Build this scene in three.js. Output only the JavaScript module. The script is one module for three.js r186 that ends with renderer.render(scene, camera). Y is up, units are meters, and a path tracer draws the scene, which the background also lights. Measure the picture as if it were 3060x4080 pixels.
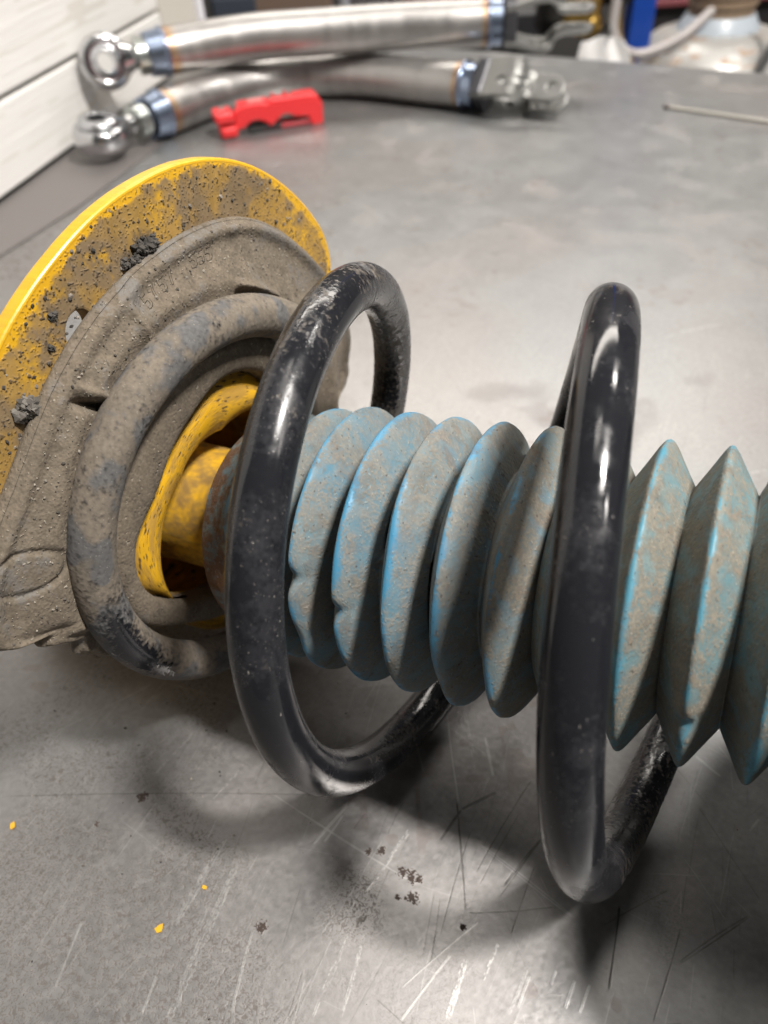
import * as THREE from 'three';
import { mergeGeometries } from 'three/addons/utils/BufferGeometryUtils.js';
import { RoundedBoxGeometry } from 'three/addons/geometries/RoundedBoxGeometry.js';
import { TessellateModifier } from 'three/addons/modifiers/TessellateModifier.js';
import { RectAreaLightUniformsLib } from 'three/addons/lights/RectAreaLightUniformsLib.js';

// ---------------------------------------------------------------- camera, light, exposure
const scene = new THREE.Scene();
const RAD = Math.PI / 180;
const camera = new THREE.PerspectiveCamera(67.75, 3 / 4, 0.01, 30);
camera.position.set(0, 0.22358, 0);
camera.rotation.set(-44 * RAD, 0, -4 * RAD, 'XYZ');
camera.focus = 0.185;
camera.userData.fStop = 12;
scene.background = new THREE.Color().setRGB(0.09, 0.0885, 0.087);      // the dim workshop all round
const renderer = new THREE.WebGLRenderer({ antialias: true });
renderer.toneMapping = THREE.LinearToneMapping;
renderer.toneMappingExposure = 1;
renderer.shadowMap.enabled = true;
RectAreaLightUniformsLib.init();
// lamps: place, width, depth, strength, label
const LAMPS = [
  [0.777, 1.71, 0.150, 0.34, 0.11, 620, 'white ceiling lamp over the spring end of the bench', -0.466],
  [1.75, 1.71, 0.62, 0.40, 0.11, 70, 'white ceiling lamp beyond the spring end of the bench', -0.466],
  [0.95, 1.40, -0.85, 0.30, 0.12, 60, 'white ceiling lamp beside the gas bottle', 0],
  [0.25, 1.35, -1.85, 1.80, 0.50, 5, 'long white ceiling lamp over the far side of the shop', 0],
  [0.05, 1.95, -0.46, 0.40, 0.24, 11, 'broad dim ceiling lamp over the middle of the bench', 0],
];

// ---------------------------------------------------------------- helpers
let seed = 12345;
const rnd = () => { seed = (seed * 1664525 + 1013904223) >>> 0; return seed / 4294967296; };
const PERM = new Uint8Array(512), VAL = new Float32Array(256);
{
  const p = [...Array(256).keys()];
  for (let i = 255; i > 0; i--) { const j = Math.floor(rnd() * (i + 1)); [p[i], p[j]] = [p[j], p[i]]; }
  for (let i = 0; i < 512; i++) PERM[i] = p[i & 255];
  for (let i = 0; i < 256; i++) VAL[i] = rnd();
}
function n3(x, y, z) {
  const xi = Math.floor(x), yi = Math.floor(y), zi = Math.floor(z);
  let fx = x - xi, fy = y - yi, fz = z - zi;
  fx = fx * fx * (3 - 2 * fx); fy = fy * fy * (3 - 2 * fy); fz = fz * fz * (3 - 2 * fz);
  const X = xi & 255, Y = yi & 255, Z = zi & 255;
  const A = PERM[X] + Y, B = PERM[(X + 1) & 255] + Y;
  const AA = PERM[A & 255] + Z, AB = PERM[(A + 1) & 255] + Z, BA = PERM[B & 255] + Z, BB = PERM[(B + 1) & 255] + Z;
  const a0 = VAL[PERM[AA & 255]], a1 = VAL[PERM[BA & 255]], a2 = VAL[PERM[AB & 255]], a3 = VAL[PERM[BB & 255]];
  const b0 = VAL[PERM[(AA + 1) & 255]], b1 = VAL[PERM[(BA + 1) & 255]], b2 = VAL[PERM[(AB + 1) & 255]], b3 = VAL[PERM[(BB + 1) & 255]];
  const p = a0 + (a1 - a0) * fx, q = a2 + (a3 - a2) * fx, r = b0 + (b1 - b0) * fx, s = b2 + (b3 - b2) * fx, m = p + (q - p) * fy, n = r + (s - r) * fy;
  return m + (n - m) * fz;
}
function fbm(x, y, z, o = 4) { let s = 0, a = 0.5, t = 0; for (let i = 0; i < o; i++) { s += a * n3(x, y, z); t += a; a *= 0.5; x = x * 2.03 + 7.1; y = y * 2.03 + 3.7; z = z * 2.03 + 1.3; } return s / t; }
const clamp = (x, a = 0, b = 1) => Math.min(b, Math.max(a, x));
const sm = (a, b, x) => { const t = clamp((x - a) / (b - a)); return t * t * (3 - 2 * t); };
const mix = (a, b, t) => a + (b - a) * t;
const mix3 = (o, c, t) => { for (let i = 0; i < 3; i++) o[i] += (c[i] - o[i]) * t; return o; };
const lerpTab = (tab, x) => { // piecewise smooth table [[x, y], ...]
  if (x <= tab[0][0]) return tab[0][1];
  for (let i = 1; i < tab.length; i++) if (x <= tab[i][0]) { const t = (x - tab[i - 1][0]) / (tab[i][0] - tab[i - 1][0]); return mix(tab[i - 1][1], tab[i][1], t * t * (3 - 2 * t)); }
  return tab[tab.length - 1][1];
};
const enc = (c) => { c = clamp(c); return Math.round(255 * (c <= 0.0031308 ? 12.92 * c : 1.055 * Math.pow(c, 1 / 2.4) - 0.055)); };
// fn(u, v, out): out = [r, g, b (linear), roughness, height]
function texSet(w, h, fn) {
  const C = new Uint8Array(w * h * 4), G = new Uint8Array(w * h * 4), B = new Uint8Array(w * h * 4), o = [0, 0, 0, 0, 0];
  for (let y = 0, k = 0; y < h; y++) for (let x = 0; x < w; x++, k += 4) {
    o[3] = 0.6; o[4] = 0.5; fn((x + 0.5) / w, (y + 0.5) / h, o);
    C[k] = enc(o[0]); C[k + 1] = enc(o[1]); C[k + 2] = enc(o[2]); C[k + 3] = 255;
    G[k] = G[k + 1] = G[k + 2] = Math.round(255 * clamp(o[3])); G[k + 3] = 255;
    B[k] = B[k + 1] = B[k + 2] = Math.round(255 * clamp(o[4])); B[k + 3] = 255;
  }
  const mk = (d, srgb) => { const t = new THREE.DataTexture(d, w, h); t.wrapS = t.wrapT = THREE.RepeatWrapping; t.magFilter = THREE.LinearFilter; t.minFilter = THREE.LinearFilter; if (srgb) t.colorSpace = THREE.SRGBColorSpace; t.needsUpdate = true; return t; };
  return { map: mk(C, true), roughnessMap: mk(G), bumpMap: mk(B) };
}
const stdTex = (w, h, fn, bump, extra = {}) => new THREE.MeshStandardMaterial({ ...texSet(w, h, fn), roughness: 1, bumpScale: bump, ...extra });
const lin = (r, g, b) => new THREE.Color().setRGB(r, g, b);
const plain = (r, g, b, rough = 0.6, metal = 0, extra = {}) => new THREE.MeshStandardMaterial({ color: lin(r, g, b), roughness: rough, metalness: metal, ...extra });
// parametric sheet: fn(u, v) -> [x, y, z]; normals by finite differences
function sheet(nu, nv, fn, uvfn = (u, v) => [u, v], flip = false) {
  const P = [], N = [], U = [], I = [], e = 1e-4, d1 = new THREE.Vector3(), d2 = new THREE.Vector3();
  for (let j = 0; j <= nv; j++) for (let i = 0; i <= nu; i++) {
    const u = i / nu, v = j / nv, p = fn(u, v);
    const a = fn(u + e, v), b = fn(u - e, v), c = fn(u, v + e), d = fn(u, v - e);
    d1.set(a[0] - b[0], a[1] - b[1], a[2] - b[2]); d2.set(c[0] - d[0], c[1] - d[1], c[2] - d[2]);
    d1.cross(d2).normalize(); if (flip) d1.negate();
    P.push(...p); N.push(d1.x, d1.y, d1.z); U.push(...uvfn(u, v));
  }
  for (let j = 0; j < nv; j++) for (let i = 0; i < nu; i++) {
    const a = j * (nu + 1) + i, b = a + 1, c = a + nu + 1, d = c + 1;
    if (flip) I.push(a, c, b, b, c, d); else I.push(a, b, c, b, d, c);
  }
  const g = new THREE.BufferGeometry();
  g.setAttribute('position', new THREE.Float32BufferAttribute(P, 3)); g.setAttribute('normal', new THREE.Float32BufferAttribute(N, 3)); g.setAttribute('uv', new THREE.Float32BufferAttribute(U, 2)); g.setIndex(I);
  return g;
}
const shade = (m) => { m.castShadow = m.receiveShadow = true; return m; };
function part(name, geo, mat, parent, label) { const m = shade(new THREE.Mesh(Array.isArray(geo) ? mergeGeometries(geo.map((g) => g.index ? g.toNonIndexed() : g)) : geo, mat)); m.name = name; if (label) m.userData.label = label; (parent || scene).add(m); return m; }
function thing(name, label, category, pos = [0, 0, 0], group) { const g = new THREE.Group(); g.name = name; g.position.set(...pos); g.userData = { label, category }; if (group) g.userData.group = group; scene.add(g); return g; }
const tag = (o, label, category, group) => { Object.assign(o.userData, { label, category }); if (group) o.userData.group = group; return o; };
const structure = (name, geo, mat) => { const m = part(name, geo, mat); m.userData.kind = 'structure'; return m; };
const rbox = (w, h, d, r, x = 0, y = 0, z = 0) => new RoundedBoxGeometry(w, h, d, 2, r).translate(x, y, z);
const cyl = (r0, r1, h, s = 32, x = 0, y = 0, z = 0) => new THREE.CylinderGeometry(r0, r1, h, s).translate(x, y, z);
const V = (x, y, z) => new THREE.Vector3(x, y, z);

// ---------------------------------------------------------------- the lamps
LAMPS.forEach(([x, y, z, w, d, power, label, turn], i) => {
  const t = thing(i ? `ceiling_lamp_00${i}` : 'ceiling_lamp', label, 'lamp', [x, y, z]); t.rotation.y = turn;
  part('housing', rbox(w + 0.04, 0.05, d + 0.04, 0.01, 0, 0.032, 0), plain(0.6, 0.6, 0.6, 0.4), t);
  part('diffuser', new THREE.BoxGeometry(w, 0.006, d).translate(0, 0.003, 0), new THREE.MeshStandardMaterial({ color: 0xffffff, emissive: 0xfff6ea, emissiveIntensity: 6 }), t);
  const l = new THREE.RectAreaLight(new THREE.Color(1, 0.955, 0.90), power, w, d);
  l.position.set(0, -0.004, 0); l.rotation.x = -Math.PI / 2; t.add(l);
});

// ---------------------------------------------------------------- the floor and the steel bench
structure('floor', new THREE.BoxGeometry(6, 0.05, 6).translate(0.4, -0.875, -1.2), stdTex(512, 512, (u, v, o) => {
  const n = fbm(u * 24, v * 24, 3, 5), k = 0.07 + 0.08 * n; o[0] = k; o[1] = k * 0.97; o[2] = k * 0.93; o[3] = 0.75; o[4] = n;
}, 0.001));

const SCRATCH = [[-109.6,-70.4,-92.2,-107.4,1.6,.35],[-65.2,-74.3,-53.4,-98.1,1.3,.8],[-63.6,-52,-49.4,-89.9,1.5,.8],[-94.6,-61.1,-91.3,-77.3,.4,.7],[-70.5,-54.2,-68.1,-62.6,.4,.8],[-47.5,-52.8,-43.4,-72.2,.4,.8],[-26.7,-50.4,-17.5,-69.2,.9,.6],[-19.8,-50,-13.1,-69.6,.8,.6],[-12.8,-79.3,1.5,-97,.8,.9],[-27.5,-93.9,-16.9,-105.4,.3,.7],[-24.3,-94.4,-18.6,-102.2,.3,.6],[-85.6,-118.3,-75.9,-133.8,.9,.35],[-78,-119.6,-67,-134.1,.5,.6],[-59.5,-108.5,-49.7,-121.2,.5,.6],[-40.4,-110.6,2.5,-80.4,.3,.5],[-126,-115.7,-6.9,-107.1,.25,-.5],[-77.9,-152.8,-53.3,-143.3,.3,.3],[-85.6,-53.3,-65.6,-77.1,.2,.3],[-4.9,-48.5,9.6,-62.9,.4,.6],[-118.6,-135.1,-84.7,-153.4,.3,.25],[-103.3,-66.7,-96.2,-84.8,.2,.4],[-60.1,-69.9,-53.2,-87.9,.6,.6],[-73,-84.7,-62.1,-96.3,.2,.4],[14.6,-72.4,15.8,-104.2,.35,-.7],[9.6,-92.6,16.9,-101.2,.3,-.7],[16.9,-101.2,28.2,-105.9,.3,-.6],[26,-79,39,-91.2,.3,-.6],[18.6,-82.7,39.6,-109.2,.25,-.6],[24.2,-76,38.2,-90.6,.2,-.5],[25.9,-66.4,35.4,-83.5,.25,-.6],[48.2,-51.8,56.4,-72,.3,-.7],[57,-44.3,70.8,-65.2,.25,-.6],[67.5,-57,89.7,-66.9,.3,-.5],[14.7,-72.7,39.1,-72.6,.2,-.5],[4,-61.5,8,-77.1,.25,-.5],[7,-67,18.8,-94.7,.25,-.5],[16.1,-133.2,16.3,-102.7,.4,.6],[21.9,-136.3,23,-112.8,.6,.5],[27.3,-124.6,27.9,-110.9,.35,.6],[20.4,-91.1,43.5,-69.3,.3,.45],[6.9,-48.2,13.3,-61.5,1.2,.9],[16.1,-54.8,22.5,-64.9,.5,.95],[34.1,-54.3,35.9,-57.4,.3,.7],[36.5,-48.9,40.3,-54.9,.4,.8],[39.8,-47.7,43.9,-53.7,.35,.8],[-4.4,-55.6,18.2,-70.4,.25,.6],[22.2,-48.3,28.8,-58.3,.6,.5],[24.8,-49.6,29.1,-56.7,.4,.6],[77.4,-83.2,83.1,-66.2,.2,.3],[50.6,-67.1,70.7,-74.8,.2,-.5],[-10.6,-53.8,-3.8,-47.9,.25,-.4],[6.6,-114,5.2,-123.8,.3,.5],[98.5,-89.1,102.5,-92.3,.3,.4],[91.1,-113.2,96.4,-105.8,.3,.6],[99.3,-115.8,101.8,-108.5,.25,.5],[164.6,-354.4,190.2,-359.6,1.2,.9],[154.5,-350.1,162.8,-352.7,.8,.4],[158.1,-239.7,166.3,-241,1,.9]];
for (let i = 0; i < 1500; i++) {          // the finer scratches of years of use
  const x = -170 + 400 * rnd(), z = -340 + 330 * rnd(), a = (rnd() < 0.75 ? -1.12 + 0.35 * (rnd() - 0.5) : rnd() * 6.28), l = 4 + 30 * rnd() * rnd();
  SCRATCH.push([x, z, x + l * Math.cos(a), z + l * Math.sin(a), 0.08 + 0.12 * rnd(), (rnd() < 0.6 ? 0.12 + 0.34 * rnd() * rnd() : -0.12 - 0.35 * rnd() * rnd())]);
}
const RUST = [[-11.5, -90.8, 0.9], [-7.4, -90.8, 1.1], [-1.8, -84.3, 1.4], [0.7, -82.9, 1.6], [2.6, -82.1, 1.0], [0.3, -77.4, 1.5], [-3.6, -77.6, 0.8], [-80.7, -112.3, 1.5], [-93.1, -104.7, 0.8], [-41.1, -72.7, 1.3], [13.4, -69.2, 0.7]];
// the bare metal at table point x, z (millimetres)
function steel(x, z, o) {
  const big = fbm(x / 90, 4.2, z / 90, 4), mid = fbm(x / 17, 9.1, z / 17, 4), fine = fbm(x / 1.3, 2.2, z / 1.3, 3);
  let k = 0.28 + 0.035 * (big - 0.5) + 0.03 * (mid - 0.5) + 0.09 * (fine - 0.5);
  const warm = sm(0.42, 0.66, fbm(x / 130 + 5, 1.7, z / 130, 3));
  o[0] = k * mix(0.995, 1.01, warm); o[1] = k * mix(1.0, 0.975, warm); o[2] = k * mix(1.0, 0.96, warm);
  // mill-scale worms: a curled dark grain, denser in patches
  const wx = x / 0.55 + 2.4 * n3(x / 1.2, 8, z / 1.2), wz = z / 0.55 + 2.4 * n3(x / 1.2, 21, z / 1.2);
  const worm = sm(0.075, 0.02, Math.abs(n3(wx, 5.5, wz) - 0.5)) * sm(0.5, 0.68, fbm(x / 34 - 3, 6.6, z / 34 + 9, 3) + 0.2 * sm(-125, -60, z) - 0.24 * sm(-30, 25, x));
  mix3(o, [0.10, 0.082, 0.066], 0.6 * worm);
  const spot = sm(0.735, 0.80, n3(x / 4.1, 33, z / 4.1)) * sm(0.5, 0.7, n3(x / 40, 14, z / 40));
  mix3(o, [0.2, 0.16, 0.145], 0.35 * spot);
  const stain = sm(0.6, 0.74, fbm(x / 26 + 40, 3, z / 26, 4));
  mix3(o, [0.24, 0.20, 0.19], 0.16 * stain);
  o[3] = clamp(0.385 + 0.08 * (mid - 0.5) + 0.12 * (fine - 0.5) + 0.14 * worm + 0.1 * stain, 0.2, 0.9);
  o[4] = 0.5 + 0.25 * (fine - 0.5) + 0.2 * (mid - 0.5) - 0.15 * worm;
}
function steelTex(x0, z0, x1, z1, w, h, marks) {      // metres
  const S = marks ? new Float32Array(w * h) : null, Rm = marks ? new Float32Array(w * h) : null, kx = w / ((x1 - x0) * 1000), kz = h / ((z1 - z0) * 1000);
  if (marks) for (const [ax, az, bx, bz, wd, br] of SCRATCH) {
    const L = Math.hypot(bx - ax, bz - az), steps = Math.ceil(L * kx * 1.5), nx = -(bz - az) / L, nz = (bx - ax) / L, strands = Math.max(1, Math.round(wd / 0.17));
    for (let s = 0; s < strands; s++) {
      const off = (strands > 1 ? (s / (strands - 1) - 0.5) * wd : 0), ph = s * 13.7 + ax, curve = (rnd() - 0.5) * 0.03 * L;
      for (let i = 0; i <= steps; i++) {
        const t = i / steps, gap = strands > 2 ? 0.7 * sm(0.3, 0.7, n3(t * L / 0.55, ph, 2)) * sm(0.3, 0.6, n3(t * L / 5, ph * 0.37, 7)) : 0.45 + 0.55 * n3(t * L / 3, ph, 5), c = curve * 4 * t * (1 - t);
        const px = (ax + (bx - ax) * t + nx * (off + c) - x0 * 1000) * kx, pz = (az + (bz - az) * t + nz * (off + c) - z0 * 1000) * kz, fade = sm(0, 0.06, t) * sm(1, 0.94, t), hw = Math.max(0.55, Math.min(wd, 0.3) * kx * 0.5);
        for (let dy = -2; dy <= 2; dy++) for (let dx = -2; dx <= 2; dx++) {
          const X = Math.floor(px) + dx, Y = Math.floor(pz) + dy; if (X < 0 || Y < 0 || X >= w || Y >= h) continue;
          const q = clamp(1.2 - (Math.hypot(X + 0.5 - px, Y + 0.5 - pz) / hw - 0.4)) * gap * fade * br, j = Y * w + X;
          if (Math.abs(q) > Math.abs(S[j])) S[j] = q;
        }
      }
    }
  }
  return { fn: (u, v, o) => {
    const x = (x0 + (x1 - x0) * u) * 1000, z = (z0 + (z1 - z0) * v) * 1000; steel(x, z, o);
    if (!marks) return;
    const j = Math.min(h - 1, Math.floor(v * h)) * w + Math.min(w - 1, Math.floor(u * w)), s = S[j];
    if (s > 0) { mix3(o, [0.72, 0.72, 0.71], 0.65 * s); o[3] = mix(o[3], 0.32, s); o[4] += 0.2 * s; } else if (s < 0) { mix3(o, [0.05, 0.045, 0.04], Math.min(1, -1.25 * s)); o[4] += 0.4 * s; }
    if (z > -118 && z < -64 && x > -98 && x < 18) for (const [rx, rz, r] of RUST) { const d = Math.hypot(x - rx, z - rz) / r; if (d < 2) { const m = sm(0.52, 0.6, n3(x * 3.1, 3, z * 3.1) * 0.6 + n3(x * 1.3, 8, z * 1.3) * 0.4 + 0.42 * (1 - d)); mix3(o, [0.075, 0.05, 0.04], 0.85 * m); o[3] = mix(o[3], 0.9, m); o[4] += 0.3 * m; } }
  } };
}
const bench = thing('steel_workbench', 'scratched grey steel bench top that the strut and link arms lie on', 'workbench');
const NEAR = [-0.24, -0.37, 0.24, -0.01];
{
  const nearT = steelTex(...NEAR, 2048, 1536, true), farT = steelTex(-0.62, -1.5, 0.98, 0.1, 1024, 1024, false);
  const met = { metalness: 0.74 };
  const mNear = stdTex(2048, 1536, nearT.fn, 0.00013, met), mFar = stdTex(1024, 1024, farT.fn, 0.0004, met);
  // outline of the bench top in plan (x, z): the back edge runs at a slant behind the link arms
  const out = [[-0.42, 0.10], [0.98, 0.10], [0.98, -0.42], [0.55, -0.705], [0.394, -0.794], [0.17, -0.93], [-0.22, -1.15], [-0.42, -0.55]];
  const inn = [[NEAR[0], NEAR[1]], [NEAR[2], NEAR[1]], [NEAR[2], NEAR[3]], [NEAR[0], NEAR[3]]];
  const flat = (pts, holes, U) => {
    const s = new THREE.Shape(pts.map(([x, z]) => new THREE.Vector2(x, -z))); if (holes) s.holes.push(new THREE.Path(holes.map(([x, z]) => new THREE.Vector2(x, -z))));
    const g = new THREE.ShapeGeometry(s).rotateX(-Math.PI / 2), p = g.attributes.position, uv = g.attributes.uv;
    for (let i = 0; i < p.count; i++) uv.setXY(i, (p.getX(i) - U[0]) / (U[2] - U[0]), (p.getZ(i) - U[1]) / (U[3] - U[1]));
    return g;
  };
  const a = flat(inn, null, NEAR).toNonIndexed(), b = flat(out, inn, [-0.62, -1.5, 0.98, 0.1]).toNonIndexed();
  const side = new THREE.ExtrudeGeometry(new THREE.Shape(out.map(([x, z]) => new THREE.Vector2(x, -z))), { depth: 0.012, bevelEnabled: false }).rotateX(-Math.PI / 2).translate(0, -0.0124, 0).toNonIndexed();
  const g = mergeGeometries([a, b, side], true);
  part('bench_top', g, [mNear, mFar, mFar], bench);
  part('edge_strip', new THREE.ExtrudeGeometry(new THREE.Shape([[-0.338, 0.365], [-0.278, 0.599], [-0.203, 0.890], [-0.150, 0.878], [-0.177, 0.694], [-0.212, 0.590], [-0.249, 0.508], [-0.284, 0.365]].reverse().map(([x, z]) => new THREE.Vector2(x, z))), { depth: 0.0011, bevelEnabled: false }).rotateX(-Math.PI / 2).translate(0, 0.0001, 0), plain(0.17, 0.155, 0.15, 0.5, 0.3), bench, 'darker steel strip along the wall');
  const frame = plain(0.05, 0.05, 0.055, 0.5, 0.4);
  part('bench_frame', [rbox(1.2, 0.06, 0.05, 0.004, 0.3, -0.044, 0.0), rbox(0.05, 0.06, 0.6, 0.004, -0.3, -0.044, -0.3)], frame, bench);
  for (const [x, z] of [[-0.36, 0.04], [0.92, 0.04], [0.88, -0.36], [-0.3, -0.78]]) part('leg', rbox(0.05, 0.836, 0.05, 0.004, x, -0.432, z), frame, bench);
}

// ---------------------------------------------------------------- the suspension strut
const strut = thing('suspension_strut', 'used suspension strut with black coil spring, blue bellows and yellow perch on the bench', 'suspension strut', [-0.05033, 0.069, -0.17585]);
strut.quaternion.setFromRotationMatrix(new THREE.Matrix4().makeBasis(V(0.8923, 0.04415, 0.44928), V(0.05943, 0.97505, -0.21386), V(-0.44752, 0.21753, 0.86741)));
// --- coil spring: quarter turns f; f = 0 on the camera side of the end coil, then under, behind, over
const KN = [0.0192, 0.0086, 0, 0.0092, 0.0285, 0.046, 0.058, 0.0695, 0.09, 0.1087, 0.1235, 0.1385, 0.158, 0.183, 0.193, 0.198]; for (let i = 0; i < 18; i++) KN.push(KN[KN.length - 1] + 0.0032);
const springX = (f) => { const i = clamp(Math.floor(f + 2), 0, KN.length - 2), t = f + 2 - i, p1 = KN[i], p2 = KN[i + 1], p0 = i ? KN[i - 1] : 2 * p1 - p2, p3 = i + 2 < KN.length ? KN[i + 2] : 2 * p2 - p1; return 0.5 * (2 * p1 + (p2 - p0) * t + (2 * p0 - 5 * p1 + 4 * p2 - p3) * t * t + (3 * p1 - p0 - 3 * p2 + p3) * t * t * t); };
const springR = (f) => mix(0.0529, 0.066, sm(0.5, 3.5, f));
const springC = (f) => { const a = -f * Math.PI / 2, r = springR(f); return [springX(f), r * Math.sin(a), r * Math.cos(a)]; };
const F0 = -1.35, F1 = 13.05, ROWS = 4, FR = (F1 - F0) / ROWS, WIRE = 0.006;
function springSurf(f, psi, rad = WIRE) {
  const c = springC(f), a = springC(f - 0.01), b = springC(f + 0.01);
  const T = V(b[0] - a[0], b[1] - a[1], b[2] - a[2]).normalize(), R = V(0, c[1], c[2]).normalize(); R.addScaledVector(T, -R.dot(T)).normalize();
  const X = V(0, 0, 0).crossVectors(T, R); if (X.x < 0) X.negate();
  const k = rad;
  return [c[0] + k * (R.x * Math.cos(psi) + X.x * Math.sin(psi)), c[1] + k * (R.y * Math.cos(psi) + X.y * Math.sin(psi)), c[2] + k * (R.z * Math.cos(psi) + X.z * Math.sin(psi))];
}
{
  const g = (t, c, w) => Math.exp(-(((t - c) / w) ** 2));
  const cover = (f, psi) => {          // how much of the black paint the road dust hides
    const c = Math.cos(psi), s = Math.sin(psi);
    let k = lerpTab([[-2, 1.0], [1.1, 0.95], [1.9, 0.55], [2.5, 0.36], [2.9, 0.22], [3.2, 0.08], [3.5, -0.06], [4.6, -0.08], [5.0, 0.12], [5.5, 0.15], [6.6, 0.1], [7.3, -0.05], [8.4, -0.1], [8.7, 0.2], [9.2, 0.3], [9.6, 0.1], [18, 0.1]], f);
    k -= 1.05 * g(f, 0.28, 0.2) * g(psi, 1.1, 0.7);
    k += 0.28 * g(f, 3.05, 0.35) * Math.max(0, c) + 0.42 * g(f, 4.75, 0.28) * g(psi, 2.6, 0.6) + 0.5 * g(f, 5.22, 0.09) + 0.35 * g(f, 8.75, 0.3) * g(psi, 1.7, 0.5);
    return k;
  };
  const mat = stdTex(2048, 1024, (u, v, o) => {
    const r = Math.min(3, Math.floor(v * 4)), f = F0 + (r + u) * FR, psi = clamp((v * 4 - r - 0.03) / 0.94) * 2 * Math.PI, p = springSurf(f, psi), X = p[0] * 1000, Y = p[1] * 1000, Z = p[2] * 1000;
    const big = fbm(X / 9, Y / 9, Z / 9, 4), gr = fbm(X / 0.9, Y / 0.9, Z / 0.9, 2), k = cover(f, psi);
    let m = sm(0.22, 0.92, (big - 0.5) * 0.8 + (gr - 0.5) * 1.0 + k - 0.04);
    const film = 0.002 + 0.015 * sm(0.42, 0.75, big + 0.5 * (gr - 0.5));
    o[0] = 0.011 + film * 0.75; o[1] = 0.0115 + film * 0.74; o[2] = 0.0145 + film * 0.78;
    const t = 0.72 + 0.5 * (gr - 0.3) + 0.25 * (fbm(X / 4, Y / 4, Z / 4 + 9, 2) - 0.5), cool = sm(0.45, 0.62, fbm(X / 6 + 31, Y / 6, Z / 6, 3));
    mix3(o, [mix(0.205, 0.135, cool) * t, mix(0.172, 0.132, cool) * t, mix(0.135, 0.13, cool) * t], m * 0.9);
    const sp = 0.45 * sm(0.86, 0.92, n3(X / 0.42, Y / 0.42, Z / 0.42 + 40)) * sm(0.35, 0.7, big + k * 0.3); mix3(o, [0.32, 0.29, 0.25], 0.75 * sp);
    const ch = 0.8 * sm(0.955, 0.97, n3(X / 0.85 + 8, Y / 0.85, Z / 0.85)); mix3(o, [0.45, 0.42, 0.37], ch * 0.8);
    const scuff = sm(0.5, 0.72, fbm(f * 26, psi * 1.1, 3.3, 4)); o[3] = mix(0.12 + 0.13 * sm(0.35, 0.7, big) + 0.12 * scuff + 0.1 * (gr - 0.5), 0.92, Math.max(m, sp, ch)); o[4] = 0.3 + 0.45 * m * (0.4 + gr) + 0.3 * sp + 0.03 * n3(X / 2.5, Y / 2.5, Z / 2.5);
  }, 0.00028);
  const geos = [];
  for (let r = 0; r < ROWS * 2; r++) geos.push(sheet(r < 4 ? 400 : 120, r < 4 ? 44 : 20, (u, v) => springSurf(F0 + (r + u) * FR, v * 2 * Math.PI), (u, v) => [u, (r % 4 + 0.03 + 0.94 * v) / 4], true));      // the close coils past the frame share the wire's texture
  for (const f of [F0, F0 + 8 * FR]) geos.push(sheet(1, 32, (u, v) => springSurf(f, v * 2 * Math.PI, WIRE * Math.max(u, 0.001)), () => [0.5, 0.5], f === F0));
  part('coil_spring', geos, mat, strut, 'dusty black coil spring');
}
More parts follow.
